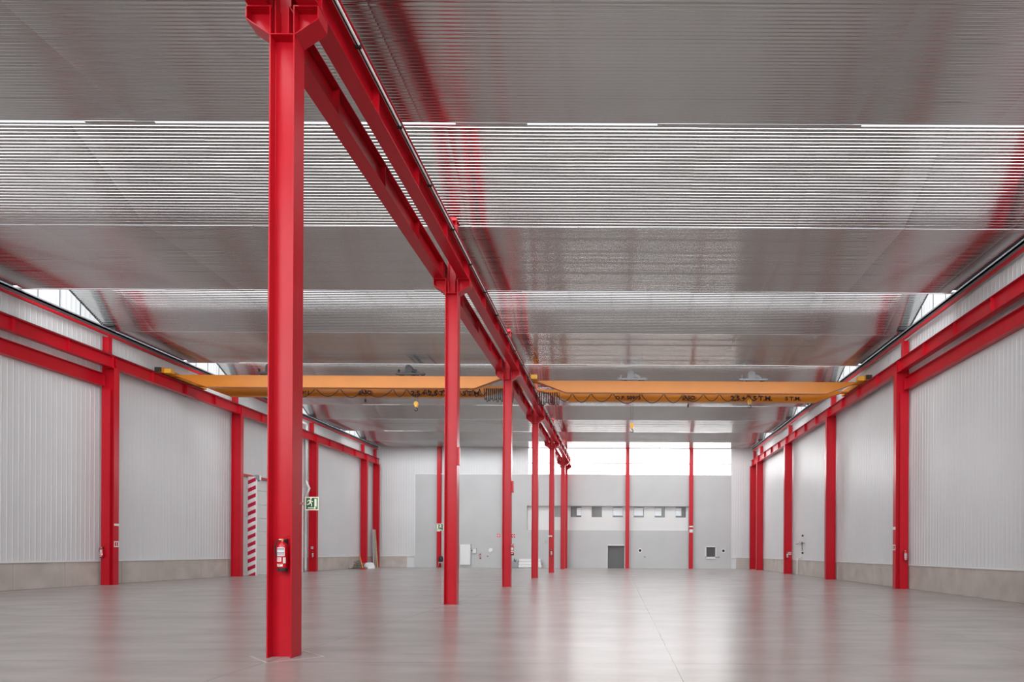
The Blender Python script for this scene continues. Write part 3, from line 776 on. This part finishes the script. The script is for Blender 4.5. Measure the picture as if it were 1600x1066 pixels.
def plate(name, label, x0, x1, y, z0, z1, m=M['label'], cat='plate', inner=None):
    t = thing(name, label, cat, ((x0+x1)/2, y, (z0+z1)/2)); a = (x1-x0)/2; b = (z1-z0)/2
    MB().box(-a, a, -0.006, 0, -b, b).build('plate', m, t)
    if inner: MB().box(-a*0.62, -a*0.15, -0.009, -0.006, -b*0.7, b*0.7).box(a*0.15, a*0.62, -0.009, -0.006, -b*0.7, b*0.7).build('symbol', inner, t)
    return t
yl = 30 - WBr/2
def side_plate(name, label, x, sg, z0, z1, inner=None):
    t = thing(name, label, 'plate', (x, 30.0, (z0+z1)/2)); b = (z1-z0)/2
    MB().box(min(0, sg*0.006), max(0, sg*0.006), -0.14, 0.14, -b, b).build('plate', M['label'], t)
    if inner:
        for q in (-0.10, 0.02): MB().box(min(sg*0.006, sg*0.009), max(sg*0.006, sg*0.009), q, q+0.08, -b*0.7, b*0.7).build('symbol', inner, t)
side_plate('marker_strip', 'white strip marker on the inner edge of the boxed left-wall column', -23.53, 1, wz(822, 183, 3), wz(818.5, 183, 3))
side_plate('number_plate', 'red and white number plate low on the boxed left-wall column', -23.53, 1, wz(855, 183, 3), wz(846, 183, 3), M['ered'])
side_plate('marker_strip', 'white strip marker on the inner edge of the boxed right-wall column', 12.93, -1, wz(828, 1396, 3), wz(823.5, 1396, 3))
side_plate('number_plate', 'white number plate low on the boxed right-wall column', 12.93, -1, wz(860, 1396, 3), wz(851.5, 1396, 3), M['ered'])
plate('number_plate', 'white plate beside the extinguisher on the right-wall column', wx(1231.5, 5), wx(1236, 5), 50-0.02, wz(867, 1233, 5), wz(863, 1233, 5), inner=M['dgrey'])
plate('number_plate', 'white plate on the left-wall column past the sectional door', wx(486, 5), wx(489.5, 5), 50-0.02, wz(858, 487, 5), wz(854.5, 487, 5), inner=M['dgrey'])
plate('marker_strip', 'white strip marker on the fifth centre column', wx(857, 5), wx(863, 5), 50-CB/2-0.001, wz(839, 860, 4.98), wz(837, 860, 4.98))

# cable boxes on the centre columns
tag(MB().box(XC+CH/2, XC+CH/2+0.07, 19.86, 19.98, wz(728, 722, 2), wz(700, 722, 2)).build('cable_trunking', M['red'], bevel=0.006), 'short red box high on the right side of the second centre column', 'box')
tag(MB().box(XC+CH/2, XC+CH/2+0.10, 29.9, 30.05, wz(770, 799, 3), wz(752, 799, 3)).build('cable_trunking', M['red'], bevel=0.006), 'short red box on the right side of the third centre column', 'box')
extinguisher(wx(800.5, 3)+0.02, 29.99, wz(868, 800, 3), 'fire extinguisher half hidden at the right side of the third centre column')

# ------------------------------------------------------------------ door guard and fittings, left wall
def guard(y, x, label, hw=0.24):
    t = thing('door_guard', label, 'guard post', (x, y, 0), 'striped guards of the sectional door')
    MB().box(-hw, hw, -0.10, 0.10, 0, DZ-0.05).build('guard_panel', M['stripe'], t, bevel=0.01)
    MB().box(hw, hw+0.06, -0.04, 0.10, 0, DZ-0.05).build('guide_rail', M['white'], t)
guard(41.45, wx(394, 4.145), 'red and white striped guard at the near side of the sectional door')
guard(48.6, -24.16, 'red and white striped guard seen just right of the nearest column', 0.13)
t = thing('door_motor', 'blue-grey door motor at the top of the striped guard', 'motor', (wx(402, 4.17), 41.6, wz(748, 402, 4.17)))
MB().cyl((-0.12, 0, 0), (0.12, 0, 0), 0.22, 18).build('housing', M['blue'], t, bevel=0.02)
MB().box(0.10, 0.24, -0.1, 0.1, -0.12, 0.16).build('gearbox', M['steel'], t, bevel=0.01)
MB().box(-0.2, -0.1, -0.03, 0.03, -0.03, 0.03).build('bracket', M['dgrey'], t)
# white rainwater pipe beside the fifth left column
t = thing('downpipe', 'white rainwater pipe with elbows beside the left-wall column past the door', 'pipe', (0, 0, 0))
x = -24.22; yp = 49.35
zt_ = wz(663, 480, 4.93)
MB().tube([(x+0.16, yp-1.0, zt_), (x+0.16, yp-0.2, zt_), (x+0.16, yp-0.06, zt_-0.03), (x+0.16, yp, zt_-0.12), (x+0.16, yp, zt_-0.55), (x+0.16, yp, wz(775, 480, 4.93)+0.9)], 0.09, 12).build('upper_pipe', M['white'], t, smooth=True)
zk = wz(764, 484, 4.93)
MB().tube([(x+0.16, yp, zk+0.65), (x+0.30, yp-0.2, zk+0.40), (x+0.52, yp-0.3, zk+0.02), (x+0.30, yp-0.2, zk-0.40), (x+0.10, yp, zk-0.6), (x+0.10, yp, 0.3), (x+0.10, yp, 0.02)], 0.085, 12).build('lower_pipe', M['white'], t, smooth=True)

# ------------------------------------------------------------------ pipework on the right wall
t = thing('valve_set', 'small pipe and valve set on the right wall between two columns', 'valve', (XR-0.10, 47.0, 0))
z0 = wz(849, 1255, 4.7)
m = MB().cyl((-0.06, 0, z0-0.55), (-0.06, 0, z0+0.1), 0.025, 8).cyl((-0.06, -0.5, z0), (-0.06, 1.6, z0-0.05), 0.022, 8)
m.build('pipe', M['dgrey'], t); MB().cyl((-0.1, 0.3, z0-0.08), (-0.1, 0.3, z0+0.14), 0.10, 12).build('valve_body', M['steel'], t)
for q in (z0+0.55, z0-0.72): MB().cyl((0.02, 0, q), (-0.08, 0, q), 0.07, 14).build('cap', M['dark'], t)
MB().cyl((-0.08, 1.2, z0-1.1), (-0.08, 1.2, 0.02), 0.03, 8).build('drop_pipe', M['white'], t)
MB().box(-0.12, 0.0, 0.3, 0.9, z0-1.15, z0-0.98).build('junction', M['white'], t)

# ------------------------------------------------------------------ round vents, handles, boxes on the far wall
for (px, py, lab, hole) in ((1000, 860.5, 'round black vent with white ring right of the dark roller door', True), (1130, 861, 'round black vent with white ring right of the small black window', True), (767, 860, 'round white vent cover on the grey wall left of the third centre column', False)):
    t = thing('round_vent', lab, 'vent', (fx(px), Y1-0.06, fz(py, px)), 'round vents in the far wall')
    MB().cyl((0, 0, 0), (0, -0.06, 0), 0.21, 24).build('ring', M['trimw'], t)
    MB().cyl((0, -0.06, 0), (0, -0.075, 0), 0.14, 20).build('vent_face', M['dark'] if hole else M['trimw'], t)
for (px, py, lab) in ((1007, 870.5, 'small dark tap under the round vent near the roller door'), (1122, 871, 'small dark tap between the black window and the round vent'), (762, 869.5, 'small dark tap left of the white round vent')):
    t = thing('wall_tap', lab, 'tap', (fx(px), Y1-0.06, fz(py, px)))
    MB().cyl((0, 0, 0), (0, -0.08, 0), 0.05, 10).build('rosette', M['dgrey'], t); MB().box(-0.02, 0.14, -0.10, -0.07, -0.02, 0.02).build('grip', M['dgrey'], t)
t = thing('white_cabinet', 'white cabinet panel on the grey wall between the second and third columns', 'cabinet', (fx(728), Y1-0.06, fz(883, 728)))
MB().box(-0.55, 0.5, -0.16, 0, 0, 2.05).build('body', M['white'], t); MB().box(-0.52, 0.44, -0.19, -0.16, 0.08, 1.98).build('door', M['trimw'], t, bevel=0.01)
MB().box(0.5, 0.56, -0.12, 0, -0.05, 2.1).build('side_trim', M['grey'], t)
t = thing('control_box', 'grey control box between the white cabinet and the extinguisher', 'box', (fx(742), Y1-0.06, fz(865, 742)))
MB().box(-0.20, 0.20, -0.14, 0, 0, 0.52).build('housing', M['gwall'], t, bevel=0.01); MB().box(-0.16, 0.16, -0.155, -0.14, 0.05, 0.46).build('cover', M['white'], t)
MB().cyl((-0.3, -0.05, 0.3), (-0.2, -0.05, 0.3), 0.06, 10).build('cable_gland', M['dgrey'], t)
t = thing('panel_pack', 'low stack of white wrapped panels against the far wall behind the fourth column', 'panels', (fx(830), Y1-0.6, 0))
for i in range(3): MB().box(-1.15+0.03*i, 1.15-0.05*i, -0.35+0.05*i, 0.35, 0.02+i*0.30, 0.31+i*0.30).build('wrapped_panel', M['trimw'], t, bevel=0.05)
t = thing('grey_bin', 'grey bin of offcuts beside the stack of white panels', 'bin', (fx(806), Y1-0.6, 0))
MB().prism([(-0.35, 0), (0.35, 0), (0.4, 0.6), (-0.4, 0.6)], 'y', -0.3, 0.3).build('body', M['grey'], t, bevel=0.02)
m = MB(); rr = random.Random(4)
for i in range(9):
    a = rr.uniform(-0.3, 0.3); m.cyl((a, rr.uniform(-.2, .2), 0.3), (a+rr.uniform(-.15, .15), rr.uniform(-.2, .2), rr.uniform(0.7, 0.95)), 0.03, 6)
m.build('offcuts', M['dgrey'], t)
t = thing('black_bag', 'black bag on a stand, between the far-wall post and the second centre column', 'bag', (fx(692), Y1-0.75, 0))
MB().lathe([(0.05, 0.55), (0.2, 0.58), (0.24, 0.8), (0.22, 1.05), (0.1, 1.15), (0.04, 1.17)], n=12).build('bag', M['dark'], t, smooth=True)
MB().box(-0.2, 0.2, -0.2, 0.2, 0.45, 0.55).cyl((-0.2, 0, 0.45), (-0.28, 0, 0), 0.03, 6).cyl((0.2, 0, 0.45), (0.28, 0, 0), 0.03, 6).cyl((0, 0.18, 0.45), (0, 0.28, 0), 0.03, 6).build('stand', M['steel'], t)
t = thing('ring_fitting', 'pair of small grey ring fittings on the grey wall behind the fifth column', 'fitting', (fx(860), Y1-0.06, fz(847, 860)))
for s in (-0.38, 0.38):
    MB().tube([(s+0.16*math.cos(2*PI*k/16), -0.03, 0.16*math.sin(2*PI*k/16)) for k in range(17)], 0.03, 6).build('ring', M['steel'], t)

# ------------------------------------------------------------------ scrap in the far left corner
def at(px, d): return wx(px, d)
t = MB(); rr = random.Random(11)
cx, cy = at(560.5, 5.68), 56.8
for i in range(90):
    a = rr.uniform(0, 2*PI); r = abs(rr.gauss(0, 0.30)); h = max(0.03, 0.95*(1-r/0.65))*rr.random()
    x, y = cx+r*math.cos(a)*1.1, cy+r*math.sin(a)*0.8; s = rr.uniform(0.05, 0.13)
    if i % 3: t.box(x-s, x+s, y-s*0.7, y+s*0.7, h*0.8, h*0.8+s)
    else: t.cyl((x-s*2, y, h+0.02), (x+s*2, y+s, h+0.10), 0.03, 7)
o = tag(t.build('scrap_heap', M['card'], bevel=0.01), 'low heap of dark scrap and packaging on the floor by the left-wall column', 'scrap', kind='stuff')
t = thing('white_sack', 'crumpled white sack on the floor right of the scrap heap', 'sack', (at(577, 5.85), 58.5, 0))
m = MB(); rr = random.Random(5); n1, n2 = 9, 14; vs = []
for i in range(n1):
    th = PI/2*i/(n1-1)*1.0
    for k in range(n2):
        a = 2*PI*k/n2; r = (0.50*math.cos(th)**0.6)*(1+rr.uniform(-.12, .12)) + 0.001
        vs.append((r*math.cos(a), 0.6*r*math.sin(a), 0.55*math.sin(th)*(1+rr.uniform(-.1, .1))))
m.add(vs, [(i*n2+k, i*n2+(k+1) % n2, (i+1)*n2+(k+1) % n2, (i+1)*n2+k) for i in range(n1-1) for k in range(n2)])
m.build('sack', M['trimw'], t)
MB().box(-0.15, 0.15, -0.05, 0.1, 0.52, 0.64).build('tied_neck', M['grey'], t, bevel=0.03)
t = thing('broom', 'broom with orange handle leaning over the scrap heap', 'broom', (at(567, 5.6), 56.0, 0))
MB().cyl((0, 0, 0.1), (-0.42, 0.3, 1.35), 0.025, 8).build('handle', M['yel'], t); MB().box(-0.2, 0.2, -0.05, 0.05, 0, 0.12).build('brush_head', M['ered'], t)
t = thing('metal_profiles', 'bundle of tall pale metal profiles leaning on the far left corner column', 'profiles', (0, 0, 0))
base = [(584, 61.4), (587, 61.5), (590, 61.7)]; tops = [582.3, 583.8, 585.4]
for (b, y), tp, m_, w_ in zip(base, tops, (M['midgrey'], M['steel'], M['wood']), (0.055, 0.05, 0.045)):
    x0 = at(b, y/10); x1 = at(tp, 6.25); z1 = 3.7
    MB().add([(x0-w_, y, 0), (x0+w_, y, 0), (x0+w_, y+0.12, 0), (x0-w_, y+0.12, 0), (x1-w_, 62.5, z1), (x1+w_, 62.5, z1), (x1+w_, 62.62, z1), (x1-w_, 62.62, z1)],
             [(0,3,2,1),(4,5,6,7),(0,1,5,4),(1,2,6,5),(2,3,7,6),(3,0,4,7)]).build('profile', m_, t)

# pale grout diamonds round the nearest column feet
for i, y in enumerate((10.08, 20.0)):
    m = MB(); r, w_ = 0.60, 0.05
    for q in range(4):
        a0, a1 = PI/2*q, PI/2*(q+1)
        p = [(XC + rr_*math.cos(a), y + rr_*math.sin(a)) for rr_, a in ((r, a0), (r, a1), (r-w_, a1), (r-w_, a0))]
        m.prism(p[::-1], 'z', 0.0, 0.003)
    struct(m.build('trim_%d' % (70+i), M['grout']), 'pale grouted diamond joint round a column foot')
